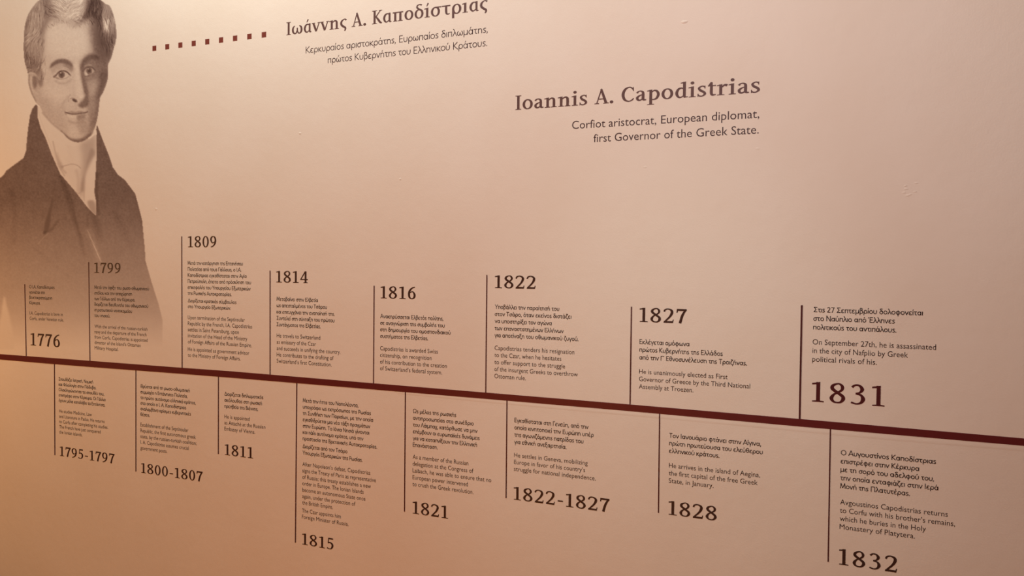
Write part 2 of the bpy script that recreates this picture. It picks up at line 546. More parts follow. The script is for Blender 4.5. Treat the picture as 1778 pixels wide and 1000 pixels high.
    put('ω', .92, S((.26, .65, .06), (.13, .5, .13), (.12, .22, .15), (.25, .05, .1), (.38, .1, .1), (.46, .3, .1), (.46, .48, .1)),
        S((.62, .65, .07), (.77, .5, .14), (.79, .22, .155), (.66, .05, .1), (.53, .1, .1), (.46, .3, .1)))
    put('ν', .66, ribbon([(.1, .67, .155), (.33, .02, .16)], smooth=False), ribbon([(.55, .67, .075), (.33, .02, .09)], smooth=False),
        box(-.02, X - .06, .24, X), box(.43, X - .06, .66, X))
    put('ς', .54, S((.50, .58, .13), (.42, .65, .09), (.3, .65, .08), (.14, .5, .14), (.13, .28, .155), (.28, .12, .15), (.42, .02, .14), (.43, -.1, .12), (.37, -.21, .08)))
    put('π', .84, stem(.22, .03, .63), stem(.58, .03, .63), box(.04, .60, .78, X), slab(.22, 0, .3), slab(.58, 0, .34))
    put('δ', .70, O(.34, .33, .31, .34, .155, .075), S((.52, .94, .13), (.42, .99, .09), (.25, .96, .09), (.2, .82, .12), (.32, .68, .13), (.52, .55, .13), (.57, .4, .13)))
    put('σ', .76, O(.34, .335, .31, .345, .155, .075), box(.3, .60, .74, X - .005))
    put('τ', .62, box(.0, .60, .58, X), S((.3, .64, .15), (.3, .3, .15), (.33, .11, .13), (.42, .05, .09), (.54, .08, .06)))
    put('ρ', .74, O(.38, .345, .31, .355, .155, .075), stem(.15, -.29, .36, .15))
    return A


ROMAN = serif_roman()


def set_line(flat, font, text, x0, z0, x1, cap, unit, track=0.0):
    """one line of drawn letters from wall x0 to x1 on baseline z0; cap = capital height in metres"""
    adv = [font[c][0] + track for c in text]
    # ink extent of the first and last letter
    def ext(c, k):
        xs = [p[0] for v, f in font[c][1] for p in v]
        return (min(xs), max(xs))[k]
    a = ext(text[0], 0)
    e = sum(adv[:-1]) + ext(text[-1], 1)
    sx = (x1 - x0) / (e - a)
    sy = cap / unit
    cx = -a
    words = [flat or Flat()]
    for c, d in zip(text, adv):
        if c == ' ' and flat is None:
            words.append(Flat())
        for v, f in font[c][1]:
            words[-1].add([(x0 + (cx + p[0]) * sx, z0 + p[1] * sy) for p in v], f)
        cx += d
    return words


_dg_curve = bpy.data.curves.new('type_setter', 'FONT')
_dg_obj = bpy.data.objects.new('type_setter', _dg_curve)
C.objects.link(_dg_obj)


def set_type(flat, text, x0, z0, x1, cap, bold=0.0):
    """one line of plain roman type from wall x0 to x1"""
    _dg_curve.body = text
    _dg_curve.resolution_u = 3
    _dg_curve.offset = bold
    bpy.context.view_layer.update()
    dg = bpy.context.evaluated_depsgraph_get()
    me = bpy.data.meshes.new_from_object(_dg_obj.evaluated_get(dg))
    n = len(me.vertices)
    co = np.zeros(n * 3)
    me.vertices.foreach_get('co', co)
    co = co.reshape(-1, 3)
    a, e = co[:, 0].min(), co[:, 0].max()
    sx = (x1 - x0) / (e - a)
    sy = cap / 0.682
    n = len(flat.v)
    flat.v += [(x0 + (p[0] - a) * sx, 0.0, z0 + p[1] * sy) for p in co]
    flat.f += [tuple(i + n for i in p.vertices) for p in me.polygons]
    bpy.data.meshes.remove(me)


# ------------------------------------------------------------------ the timeline strip
def bar_edge(pts):
    return [P(*p) for p in pts]


TOP = bar_edge([(-70, 609.5), (0, 614.7), (80, 620.6), (156, 626.3), (316, 638.4), (400, 644.4), (469, 650.2), (630, 663.8), (845, 681.6), (1080, 700.9),
                (1140, 706.0), (1400, 728.2), (1600, 745.6), (1778, 761.1), (1860, 768.2)])
BOT = bar_edge([(-70, 618.6), (0, 624.2), (80, 631.0), (156, 637), (316, 649), (400, 655.6), (469, 661.3), (630, 674.6), (845, 692.6), (1080, 712.6),
                (1140, 718.0), (1400, 741.5), (1600, 758.7), (1778, 774), (1860, 781)])


def build_bar():
    t = thing('timeline_bar', (P(889, 690)[0], 0, P(889, 690)[1]),
              'long dark maroon horizontal strip running right across the cream wall between the dates', 'timeline')
    ox, oz = t.location.x, t.location.z
    th, bv = 0.0009, 0.0007
    bm = bmesh.new()
    rows = []
    for (xt, zt), (xb, zb) in zip(TOP, BOT):
        rows.append([bm.verts.new(p) for p in ((xt - ox, -.0002, zt - oz), (xt - ox, -th + bv * .6, zt - oz), (xt - ox, -th, zt - bv - oz),
                                               (xb - ox, -th, zb + bv - oz), (xb - ox, -th + bv * .6, zb - oz), (xb - ox, -.0002, zb - oz))])
    for a, b in zip(rows, rows[1:]):
        for i in range(5):
            bm.faces.new((a[i], a[i + 1], b[i + 1], b[i]))
    bm.faces.new(rows[0])
    bm.faces.new(rows[-1][::-1])
    bmesh.ops.recalc_face_normals(bm, faces=bm.faces)
    me = bpy.data.meshes.new('strip')
    bm.to_mesh(me)
    link('strip', me, M['maroon_strip'], t)
    # the cream backing paper that shows as a faint ridge just under the strip on the right
    bm = bmesh.new()
    pts = [(690, 676, 683), (800, 686, 694), (900, 695, 703.6), (1000, 703, 713), (1150, 716, 726.5), (1300, 729, 740.5), (1440, 741, 754), (1560, 751, 765), (1778, 770, 783), (1860, 777, 790)]
    rows = []
    for px, a, c in pts:
        (xt, zt), (xb, zb) = P(px, a), P(px, c)
        rows.append([bm.verts.new(p) for p in ((xt - ox, -.0001, zt - oz), (xb - ox, -.0004, zb + .005 - oz), (xb - ox, -.0003, zb + .002 - oz), (xb - ox, .0001, zb - .003 - oz))])
    for a, b in zip(rows, rows[1:]):
        for i in range(3):
            bm.faces.new((a[i], a[i + 1], b[i + 1], b[i]))
    bmesh.ops.recalc_face_normals(bm, faces=bm.faces)
    me = bpy.data.meshes.new('backing_paper')
    bm.to_mesh(me)
    o = link('backing_paper', me, M['wall'], t)
    o['label'] = 'cream backing paper edge under the maroon strip'


build_bar()

# ------------------------------------------------------------------ the dated entries
# each: tick (top px, bottom px, width px), year (text, left, baseline, right, cap px), crop frame (ox, oy, scale) and
# paragraphs as (language, left, [(baseline at the left end, right end, text) ...]) in that frame
E = []


def entry(**k):
    E.append(k)


entry(year='1776', tick=((43.2, 493.4), (45.8, 618.5), 1.9), fr=(0, 440, 5), yr=(267, 797, 521, 106),
      label='printed date 1776 under a short note, by the foot of the portrait, leftmost above strip',
      par=[('g', 255, [(302, 474, 'Ο Ι.Α. Καποδίστριας'), (348, 390, 'γεννιέται στη'), (393, 453, 'βενετοκρατούμενη'), (440, 350, 'Κέρκυρα.')]),
           ('e', 258, [(530, 545, 'I.A. Capodistrias is born in'), (576, 553, 'Corfu, under Venetian rule.')])])
entry(year='1799', tick=((154.2, 455), (156.4, 626.8), 1.9), fr=(0, 440, 5), yr=(820, 168, 1047, 88),
      label='printed date 1799 heading its note, over the right coat edge of the portrait',
      par=[('g', 820, [(307, 1293, 'Μετά την άφιξη του ρωσο-οθωμανικού'), (356, 1147, 'στόλου και την αποχώρηση'), (404, 1172, 'των Γάλλων από την Κέρκυρα,'),
                       (453, 1287, 'διορίζεται διευθυντής του οθωμανικού'), (502, 1147, 'στρατιωτικού νοσοκομείου'), (551, 957, 'του νησιού.')]),
           ('e', 822, [(646, 1280, 'With the arrival of the russian-turkish'), (692, 1272, 'navy and the departure of the French'), (739, 1282, 'from Corfu, Capodistrias is appointed'),
                       (786, 1222, 'director of the island\u2019s Ottoman'), (832, 1028, 'Military Hospital.')])])
entry(year='1795-1797', tick=((94.7, 632), (95.5, 790), 1.9), fr=(0, 600, 3.845), yr=(400, 735, 765, 63),
      label='printed dates 1795-1797 with a note above them, leftmost hanging below the maroon strip',
      par=[('g', 392, [(232, 622, 'Σπουδάζει Ιατρική, Νομική'), (268, 642, 'και Φιλολογία στην Πάδοβα.'), (303, 695, 'Ολοκληρώνοντας τις σπουδές του,'),
                       (338, 705, 'επιστρέφει στην Κέρκυρα. Οι Γάλλοι'), (374, 702, 'έχουν μόλις καταλάβει τα Επτάνησα.')]),
           ('e', 396, [(446, 613, 'He studies Medicine, Law'), (481, 698, 'and Literature in Padua. He returns'), (516, 722, 'to Corfu after completing his studies.'),
                       (551, 672, 'The French have just conquered'), (586, 550, 'the Ionian islands.')])])
entry(year='1800-1807', tick=((236.2, 642.6), (236.2, 818.5), 1.9), fr=(0, 600, 3.845), yr=(943, 848, 1353, 65),
      label='printed dates 1800-1807 with a note above them, below the strip between 1795-1797 and 1811',
      par=[('g', 938, [(281, 1268, 'Ιδρύεται από τη ρωσο-οθωμανική'), (318, 1252, 'συμμαχία η Επτάνησος Πολιτεία,'), (355, 1307, 'το πρώτο αυτόνομο ελληνικό κράτος,'),
                       (393, 1243, 'στο οποίο ο Ι. Α. Καποδίστριας'), (431, 1275, 'αναλαμβάνει κρίσιμες κυβερνητικές'), (469, 1000, 'θέσεις.')]),
           ('e', 938, [(539, 1258, 'Establishment of the Septinsular'), (577, 1307, 'Republic, the first autonomous greek'), (615, 1312, 'state, by the russian-turkish coalition;'),
                       (654, 1260, 'I. A. Capodistrias assumes crucial'), (694, 1117, 'government posts.')])])
entry(year='1811', tick=((379.5, 653.6), (379.3, 788), 2.0), fr=(370, 640, 2.942), yr=(60, 440, 205, 55),
      label='printed date 1811 under a three-line note, below the strip, with the shortest hanging line',
      par=[('g', 58, [(137, 257, 'Διορίζεται διπλωματικός'), (168, 250, 'ακόλουθος στη ρωσική'), (199, 230, 'πρεσβεία της Βιέννης.')]),
           ('e', 58, [(253, 187, 'He is appointed'), (284, 267, 'as Attaché at the Russian'), (315, 215, 'Embassy of Vienna.')])])
entry(year='1809', tick=((315.7, 410.4), (316.4, 639.2), 2.0), fr=(300, 390, 3.572), yr=(95, 140, 270, 68),
      label='printed date 1809 heading the longest note above the strip, right of the portrait',
      par=[('g', 93, [(248, 435, 'Μετά την κατάργηση της Επτανήσου'), (286, 425, 'Πολιτείας από τους Γάλλους, ο Ι.Α.'), (324, 457, 'Καποδίστριας εγκαθίσταται στην Αγία'),
                      (361, 485, 'Πετρούπολη, έπειτα από πρόσκληση του'), (398, 483, 'επικεφαλής του Υπουργείου Εξωτερικών'), (434, 365, 'της Ρωσικής Αυτοκρατορίας.')]),
           ('g', 94, [(481, 395, 'Διορίζεται κρατικός σύμβουλος'), (517, 360, 'στο Υπουργείο Εξωτερικών.')]),
           ('e', 94, [(585, 447, 'Upon termination of the Septinsular'), (624, 492, 'Republic by the French, I.A. Capodistrias'), (661, 410, 'settles in Saint Petersburg, upon'),
                      (698, 462, 'invitation of the Head of the Ministry'), (735, 490, 'of Foreign Affairs of the Russian Empire.')]),
           ('e', 94, [(782, 475, 'He is appointed as government advisor'), (819, 420, 'to the Ministry of Foreign Affairs.')])])
entry(year='1814', tick=((469.1, 469.8), (469.1, 651), 2.1), fr=(300, 390, 3.572), yr=(642, 358, 838, 71),
      label='printed date 1814 with its note, above the strip between 1809 and 1816',
      par=[('g', 644, [(471, 900, 'Μεταβαίνει στην Ελβετία'), (511, 957, 'ως απεσταλμένος του Τσάρου'), (551, 1004, 'και επιτυγχάνει την ενοποίησή της.'),
                       (590, 1003, 'Συντελεί στη σύνταξη του πρώτου'), (629, 917, 'Συντάγματος της Ελβετίας.')]),
           ('e', 645, [(698, 915, 'He travels to Switzerland'), (738, 888, 'as emissary of the Czar'), (778, 1040, 'and succeeds in unifying the country.'),
                       (817, 997, 'He contributes to the drafting of'), (855, 985, 'Switzerland\u2019s first Constitution.')])])
entry(year='1815', tick=((515.6, 664.6), (513.1, 941.8), 2.2), fr=(370, 640, 2.942), yr=(455, 897, 615, 57),
      label='printed date 1815 under the longest note below the strip, between 1811 and 1821',
      par=[('g', 458, [(170, 742, 'Μετά την ήττα του Ναπολέοντα,'), (203, 806, 'υπογράφει ως εκπρόσωπος της Ρωσίας'), (236, 817, 'τη Συνθήκη των Παρισίων, με την οποία'),
                       (269, 803, 'εγκαθιδρύεται μια νέα τάξη πραγμάτων'), (301, 798, 'στην Ευρώπη. Τα Ιόνια Νησιά γίνονται'), (332, 768, 'και πάλι αυτόνομο κράτος, υπό την'),
                       (364, 838, 'προστασία της Βρετανικής Αυτοκρατορίας.')]),
           ('g', 457, [(405, 686, 'Διορίζεται από τον Τσάρο'), (438, 763, 'Υπουργός Εξωτερικών της Ρωσίας.')]),
           ('e', 456, [(496, 803, 'After Napoleon\u2019s defeat, Capodistrias'), (529, 832, 'signs the Treaty of Paris as representative'), (562, 806, 'of Russia; this treaty establishes a new'),
                       (595, 769, 'order in Europe. The Ionian Islands'), (628, 778, 'become an autonomous State once'), (660, 727, 'again, under the protection of'), (692, 612, 'the British Empire.')]),
           ('e', 454, [(733, 653, 'The Czar appoints him'), (765, 692, 'Foreign Minister of Russia.')])])
entry(year='1816', tick=((649.8, 496), (648.6, 665.6), 2.1), fr=(630, 470, 4.545), yr=(140, 217, 417, 95),
      label='printed date 1816 with its note, above the strip between 1814 and the single 1822',
      par=[('g', 137, [(373, 635, 'Ανακηρύσσεται Ελβετός πολίτης,'), (425, 646, 'σε αναγνώριση της συμβολής του'), (477, 693, 'στη δημιουργία του ομοσπονδιακού'), (529, 515, 'συστήματος της Ελβετίας.')]),
           ('e', 136, [(627, 592, 'Capodistrias is awarded Swiss'), (679, 542, 'citizenship, on recognition'), (732, 663, 'of his contribution to the creation'), (784, 625, 'of Switzerland\u2019s federal system.')])])
entry(year='1821', tick=((703.9, 680.5), (702.5, 888), 2.2), fr=(690, 670, 4), yr=(106, 885, 352, 85),
      label='printed date 1821 under its note, below the strip between 1815 and 1822-1827',
      par=[('g', 108, [(187, 408, 'Ως μέλος της ρωσικής'), (234, 530, 'αντιπροσωπείας στο συνέδριο'), (281, 557, 'του Λάιμπαχ, κατόρθωσε να μην'),
                       (328, 571, 'επέμβουν οι ευρωπαϊκές δυνάμεις'), (374, 553, 'για να καταπνίξουν την Ελληνική'), (421, 280, 'Επανάσταση.')]),
           ('e', 106, [(505, 493, 'As a member of the Russian'), (552, 528, 'delegation at the Congress of'), (600, 652, 'Laibach, he was able to ensure that no'),
                       (647, 490, 'European power intervened'), (694, 528, 'to crush the Greek revolution.')])])
entry(year='1822', tick=((845.6, 477.3), (843.5, 681.8), 2.3), fr=(830, 460, 4.168), yr=(122, 167, 417, 92),
      label='printed single date 1822 heading its note, above the strip between 1816 and 1827',
      par=[('g', 121, [(317, 588, 'Υποβάλλει την παραίτησή του'), (368, 675, 'στον Τσάρο, όταν εκείνος διστάζει'), (419, 533, 'να υποστηρίξει τον αγώνα'),
                       (470, 620, 'των επαναστατημένων Ελλήνων'), (522, 727, 'για αποτίναξη του οθωμανικού ζυγού.')]),
           ('e', 119, [(614, 697, 'Capodistrias tenders his resignation'), (665, 603, 'to the Czar, when he hesitates'), (716, 630, 'to offer support to the struggle'),
                       (767, 722, 'of the insurgent Greeks to overthrow'), (818, 346, 'Ottoman rule.')])])
entry(year='1822-1827', tick=((880.4, 695), (878.8, 864.6), 2.3), fr=(860, 680, 4.168), yr=(133, 780, 825, 93),
      label='printed double date 1822-1827 under its note, below the strip between 1821 and 1828',
      par=[('g', 138, [(220, 675, 'Εγκαθίσταται στη Γενεύη, από την'), (272, 712, 'οποία κινητοποιεί την Ευρώπη υπέρ'), (324, 638, 'της αγωνιζόμενης πατρίδας του'), (376, 515, 'για εθνική ανεξαρτησία.')]),
           ('e', 136, [(472, 668, 'He settles in Geneva, mobilizing'), (522, 650, 'Europe in favor of his country\u2019s'), (572, 727, 'struggle for national independence.')])])
entry(year='1827', tick=((1096.5, 532.4), (1094, 701.8), 2.6), fr=(1080, 510, 4.347), yr=(132, 212, 487, 107),
      label='printed single date 1827 heading its note, above the strip between 1822 and 1831',
      par=[('g', 131, [(378, 508, 'Εκλέγεται ομόφωνα'), (437, 760, 'πρώτος Κυβερνήτης της Ελλάδος'), (495, 943, 'από την Γ’ Εθνοσυνέλευση της Τροιζήνας.')]),
           ('e', 128, [(602, 797, 'He is unanimously elected as First'), (658, 967, 'Governor of Greece by the Third National'), (715, 538, 'Assembly at Troezen.')])])
entry(year='1828', tick=((1145.3, 718.2), (1143.3, 890.3), 2.5), fr=(1130, 700, 4.347), yr=(133, 840, 497, 105),
      label='printed date 1828 under its note, below the strip between 1822-1827 and 1832',
      par=[('g', 138, [(259, 833, 'Τον Ιανουάριο φτάνει στην Αίγινα,'), (316, 845, 'πρώτη πρωτεύουσα του ελεύθερου'), (374, 518, 'ελληνικού κράτους.')]),
           ('e', 136, [(485, 825, 'He arrives in the island of Aegina,'), (542, 806, 'the first capital of the free Greek'), (600, 473, 'State, in January.')])])
entry(year='1831', tick=((1392.2, 529.8), (1388.4, 728), 3.4), fr=(1370, 510, 3.703), yr=(146, 692, 614, 127), ink='year_maroon_ink', track=0.12,
      label='largest printed date, maroon 1831 under its note, rightmost above the strip',
      par=[('g', 156, [(118, 860, 'Στις 27 Σεπτεμβρίου δολοφονείται'), (173, 680, 'στο Ναύπλιο από Έλληνες'), (229, 690, 'πολιτικούς του αντιπάλους.')]),
           ('e', 150, [(325, 945, 'On September 27th, he is assassinated'), (380, 764, 'in the city of Nafplio by Greek'), (435, 564, 'political rivals of his.')])])
entry(year='1832', tick=((1441.8, 744.8), (1437.9, 975.2), 2.8), fr=(1420, 720, 3.573), yr=(130, 928, 492, 98), track=0.10,
      label='printed date 1832 under its note, rightmost below the strip at the lower right corner',
      par=[('g', 140, [(249, 733, 'Ο Αυγουστίνος Καποδίστριας'), (301, 628, 'επιστρέφει στην Κέρκυρα'), (353, 721, 'με τη σορό του αδελφού του,'),
                       (404, 747, 'την οποία ενταφιάζει στην Ιερά'), (456, 571, 'Μονή της Πλατυτέρας.')]),
           ('e', 136, [(555, 806, 'Avgoustinos Capodistrias returns'), (606, 851, 'to Corfu with his brother\u2019s remains,'), (657, 670, 'which he buries in the Holy'), (708, 602, 'Monastery of Platytera.')])])


def build_entry(e):
    (tx, ty), (bx, by), tw = e['tick']
    ox, oy, s = e['fr']
    a = P(tx, ty)
    root = thing('timeline_entry', (a[0], 0, a[1]), e['label'], 'timeline entry', 'dated entries of the wall timeline')
    # the upright line
    f = Flat()
    h = tw * (.5 if tw > 3 else .43)
    f.poly([P(tx - h, ty), P(bx - h, by), P(bx + h, by), P(tx + h, ty)])
    f.build('divider_line', M['line_ink'], root, 0.0008)
    # the year
    yl, yb, yr, cap = e['yr']
    x0, z0 = P(ox + yl / s, oy + yb / s)
    z1 = P(ox + yl / s, oy + (yb - cap) / s)[1]
    f = Flat()
    set_line(f, ROMAN, e['year'], x0, z0, x_at(ox + yr / s, z0), z1 - z0, 0.985, e.get('track', 0.05))
    f.build('year_number', M[e.get('ink', 'year_brown_ink')], root, 0.00035)
    # the notes
    for lang, left, lines in e['par']:
        f = Flat()
        n = len(lines)
        zs = [P(ox + left / s, oy + b / s) for b, _, _ in lines]
        k = np.arange(n)
        cz = np.polyfit(k, [q[1] for q in zs], 1)
        cx = np.mean([q[0] for q in zs])
        cap = -cz[0] * 0.615
        for i, (b, r, text) in enumerate(lines):
            z = cz[1] + cz[0] * i
            x1 = x_at(ox + r / s, z)
            if lang == 'g':
                set_line(f, GREEK, text, cx, z, x1, cap, .68)
            else:
                set_type(f, text, cx, z, x1, cap)
        f.build('greek_paragraph' if lang == 'g' else 'english_paragraph', M['black_brown_ink' if lang == 'g' else 'soft_brown_ink'], root, 0.00035)


for e in E:
    build_entry(e)


# ------------------------------------------------------------------ the two headlines
def headline(name, label, title, tl, tb, tr, cap, subs, greek):
    x0, z0 = P(tl, tb)
    z1 = P(tl, tb - cap)[1]
    root = thing(name, (x0, 0, z0), label, 'heading', 'headings printed on the wall')
    for f in set_line(None, ROMAN, title, x0, z0, x_at(tr, z0), z1 - z0, 1.0):
        f.build('title_word', M['title_brown_ink'], root, 0.0002)
    pts = [P(l, b) for l, b, r, t in subs]
    step = pts[0][1] - pts[1][1]
    for (l, b, r, t), (x, z) in zip(subs, pts):
        f = Flat()
        if greek:
            set_line(f, GREEK_LIGHT, t, x, z, x_at(r, z), step * .55, .68)
        else:
            set_type(f, t, x, z, x_at(r, z), step * .55)
        f.build('subtitle_line', M['subtitle_brown_ink'], root, 0.0002)


headline('wall_heading', 'brown Greek name heading with two subtitle lines, right of the red squares',
         'Ιωάννης Α. Καποδίστριας', 497.3, 61.4, 847.0, 22.3,
         [(520 + 57 / 5.229, 30 + 328 / 5.229, 520 + 1710 / 5.229, 'Κερκυραίος αριστοκράτης, Ευρωπαίος διπλωμάτης,'),
          (520 + 257 / 5.229, 30 + 417 / 5.229, 520 + 1705 / 5.229, 'πρώτος Κυβερνήτης του Ελληνικού Κράτους.')], True)
headline('wall_heading', 'brown English name heading with two subtitle lines, lower and right of the Greek heading',
         'Ioannis A. Capodistrias', 894.8, 191.0, 1319.5, 24.6,
         [(985 + 42 / 5.154, 180 + 227 / 5.154, 985 + 1718 / 5.154, 'Corfiot aristocrat, European diplomat,'),
          (985 + 235 / 5.154, 180 + 345 / 5.154, 985 + 1713 / 5.154, 'first Governor of the Greek State.')], False)

# ------------------------------------------------------------------ the row of red squares
ORD = ['leftmost small red square of the dotted row, nearest the portrait', 'second small red square from the portrait in the dotted row',
       'third small red square from the portrait in the dotted row', 'fourth small red square from the portrait in the dotted row',
       'middle small red square of the nine in the dotted row', 'fourth small red square from the Greek heading in the dotted row',
       'third small red square from the Greek heading in the dotted row', 'second small red square from the Greek heading in the dotted row',
       'rightmost small red square of the dotted row, nearest the Greek heading']
SQ = [(268.1, 83.9), (290.4, 81.4), (313.1, 78.1), (336.5, 75.2), (359.9, 72.6), (384, 69.6), (408.1, 66.6), (433.3, 63.4), (458.1, 60.3)]
sqz = np.polyfit([P(*p)[0] for p in SQ], [P(*p)[1] for p in SQ], 1)
xs = np.polyfit(range(9), [P(*p)[0] for p in SQ], 1)
sw, sh = P(388, 69.6)[0] - P(380.6, 69.6)[0], P(384, 65)[1] - P(384, 74.4)[1]
sq_me = None
for i, lab in enumerate(ORD):
    x = xs[0] * i + xs[1]
    z = sqz[0] * x + sqz[1]
    if sq_me is None:
        sq_me = bpy.data.meshes.new('red_square')
        sq_me.from_pydata([(-sw / 2, -.0002, -sh / 2), (sw / 2, -.0002, -sh / 2), (sw / 2, -.0002, sh / 2), (-sw / 2, -.0002, sh / 2)], [], [(0, 1, 2, 3)])
        sq_me.materials.append(M['brick_red_ink'])
    o = bpy.data.objects.new('red_square', sq_me)
    o.location = (x, 0, z)
    C.objects.link(o)
    tag(o, lab, 'square', 'red squares leading to the Greek heading')


# ------------------------------------------------------------------ the printed portrait (a flat sepia print of an older gentleman)
GX0, GY0, GW, GH = -64, -34, 364, 642
gx, gy = np.meshgrid(np.arange(GW) + GX0 * 1.0, np.arange(GH) + GY0 * 1.0)


def blur(a, s):
    if s <= 0:
        return a
    r = int(s * 3) + 1
    k = np.exp(-0.5 * (np.arange(-r, r + 1) / s) ** 2)
    k /= k.sum()
    for ax in (0, 1):
        p = np.pad(a, [(r, r) if i == ax else (0, 0) for i in (0, 1)], mode='edge')
        out = np.zeros_like(a)
        for i, w_ in enumerate(k):
            out += w_ * (p[i:i + a.shape[0], :] if ax == 0 else p[:, i:i + a.shape[1]])
        a = out
    return a


def region(pts, soft=0.7, smooth=True):
    p = catmull([(x, y) for x, y in pts], 6, True) if smooth else np.array(pts, float)
    ins = np.zeros(gx.shape, bool)
    x1, y1 = p[:, 0], p[:, 1]
    x2, y2 = np.roll(x1, -1), np.roll(y1, -1)
    for a, b, c, d in zip(x1, y1, x2, y2):
        if b == d:
            continue
        hit = ((gy >= min(b, d)) & (gy < max(b, d)) & (gx < a + (gy - b) * (c - a) / (d - b)))
        ins ^= hit
    return blur(ins.astype(float), soft)


def stroke_mask(pts, w, soft=0.6, smooth=True):
    p = catmull(pts, 5) if smooth and len(pts) > 2 else np.array(pts, float)
    pad = w + soft * 3 + 2
    i0, i1 = max(0, int(p[:, 0].min() - GX0 - pad)), min(GW, int(p[:, 0].max() - GX0 + pad) + 1)
    j0, j1 = max(0, int(p[:, 1].min() - GY0 - pad)), min(GH, int(p[:, 1].max() - GY0 + pad) + 1)
    if i1 <= i0 or j1 <= j0:
        return None
    X, Y = gx[j0:j1, i0:i1], gy[j0:j1, i0:i1]
    d = np.full(X.shape, 1e9)
    for (a, b), (c, e) in zip(p[:-1], p[1:]):
        l2 = (c - a) ** 2 + (e - b) ** 2 + 1e-9
        t_ = np.clip(((X - a) * (c - a) + (Y - b) * (e - b)) / l2, 0, 1)
        d = np.minimum(d, np.hypot(X - a - t_ * (c - a), Y - b - t_ * (e - b)))
    return (slice(j0, j1), slice(i0, i1)), np.clip((w / 2 + soft - d) / (2 * soft), 0, 1)


INK = np.zeros(gx.shape)


def lay(mask, s, a=1.0):
    global INK
    INK = INK * (1 - mask * a) + s * mask * a


def pen(pts, w, s, a=1.0, soft=0.6):
    r_ = stroke_mask(pts, w, soft)
    if r_:
        sl, mk = r_
        INK[sl] = INK[sl] * (1 - mk * a) + s * mk * a


def spot(cx, cy, rx, ry, soft=0.8, rot=0.0):
    c_, s_ = math.cos(rot), math.sin(rot)
    u_ = ((gx - cx) * c_ + (gy - cy) * s_) / rx
    v_ = (-(gx - cx) * s_ + (gy - cy) * c_) / ry
    return blur((u_ * u_ + v_ * v_ < 1).astype(float), soft)


rng = np.random.RandomState(7)
GRAIN = blur(rng.rand(*gx.shape) - .5, .8) * 3
MOTTLE = blur(rng.rand(*gx.shape) - .5, 5) * 14

HEAD = [(66, 2), (57, 12), (49, 25), (43.5, 42), (41.5, 60), (41, 88), (43, 108), (48, 127), (49, 145), (54, 162), (62, 178), (70, 186), (76, 198), (90, 214), (107, 228),
        (115, 238), (126, 245), (138, 247), (150, 242), (160, 233), (167, 215), (171, 195), (174, 170), (180, 159), (187.5, 136), (188, 113), (193.5, 100), (198, 84), (202, 68),
        (202, 50), (199, 32), (192, 12), (183, 6), (174, -1), (160, -12), (135, -19), (108, -18), (84, -10)]
FACE = [(79, 52), (86, 38), (100, 34), (114, 36), (124, 42), (131, 46), (142, 41), (152, 34), (160, 30), (165, 40), (170, 60), (176, 80), (184, 98), (188, 113), (187.5, 136),
        (180, 159), (174, 170), (171, 195), (167, 215), (160, 233), (150, 242), (138, 247), (126, 245), (115, 238), (107, 228), (90, 214), (76, 198), (70, 186), (62, 178), (54, 162),
        (49, 145), (48, 130), (53, 125), (62, 128), (70, 140), (71, 120), (75, 100), (77, 75)]
SHIRT = [(66, 184), (66, 205), (71, 222), (80, 241), (90, 268), (105, 302), (130, 331), (150, 357), (166, 374), (167, 352), (163.5, 334), (166.4, 293), (167.5, 268), (167, 226), (160, 233),
         (150, 242), (138, 247), (126, 245), (115, 238), (107, 228), (90, 214), (78, 200), (72, 187)]
COAT = [(62, 181), (56, 189), (52, 200), (49, 220), (46.5, 242), (45, 262), (41, 274), (26, 285), (11, 296), (6, 304), (2, 307.5), (-10, 311), (-64, 330), (-64, 607), (283, 607), (283, 575), (282, 553),
        (276, 529), (263.5, 490), (253, 453), (251.5, 430), (247, 382), (243, 366), (238, 347), (235, 336), (226, 324), (217, 312), (205, 303), (196, 290), (190, 271), (178, 241), (168.5, 216),
        (166, 228), (167.5, 268), (166.4, 293), (163.5, 334), (167, 352), (166, 374), (150, 357), (130, 331), (105, 302), (90, 268), (80, 241), (71, 222), (66, 205), (66, 184)]

m_coat, m_shirt = region(COAT, .6, False), region(SHIRT, .6, False)
m_head, m_face = region(HEAD, .6), region(FACE, .6)
m_hair = np.clip(m_head - m_face, 0, 1)

# the coat: dark cloth fading into the bare wall towards the foot
fade = np.interp(gy, [300, 345, 380, 420, 460, 500, 540, 575, 603], [.53, .52, .46, .375, .31, .25, .17, .07, 0])
fade *= 1 + .05 * MOTTLE + .10 * GRAIN
lay(m_coat, 0, 1)
INK = INK * (1 - m_coat) + fade * m_coat
FA = np.clip(fade / .53, 0, 1)


def coat_pen(pts, w, ds, soft=2.0):
    r_ = stroke_mask(pts, w, soft)
    if r_:
        sl, mk = r_
        INK[sl] = np.clip(INK[sl] + ds * mk * FA[sl] * m_coat[sl], 0, .75)


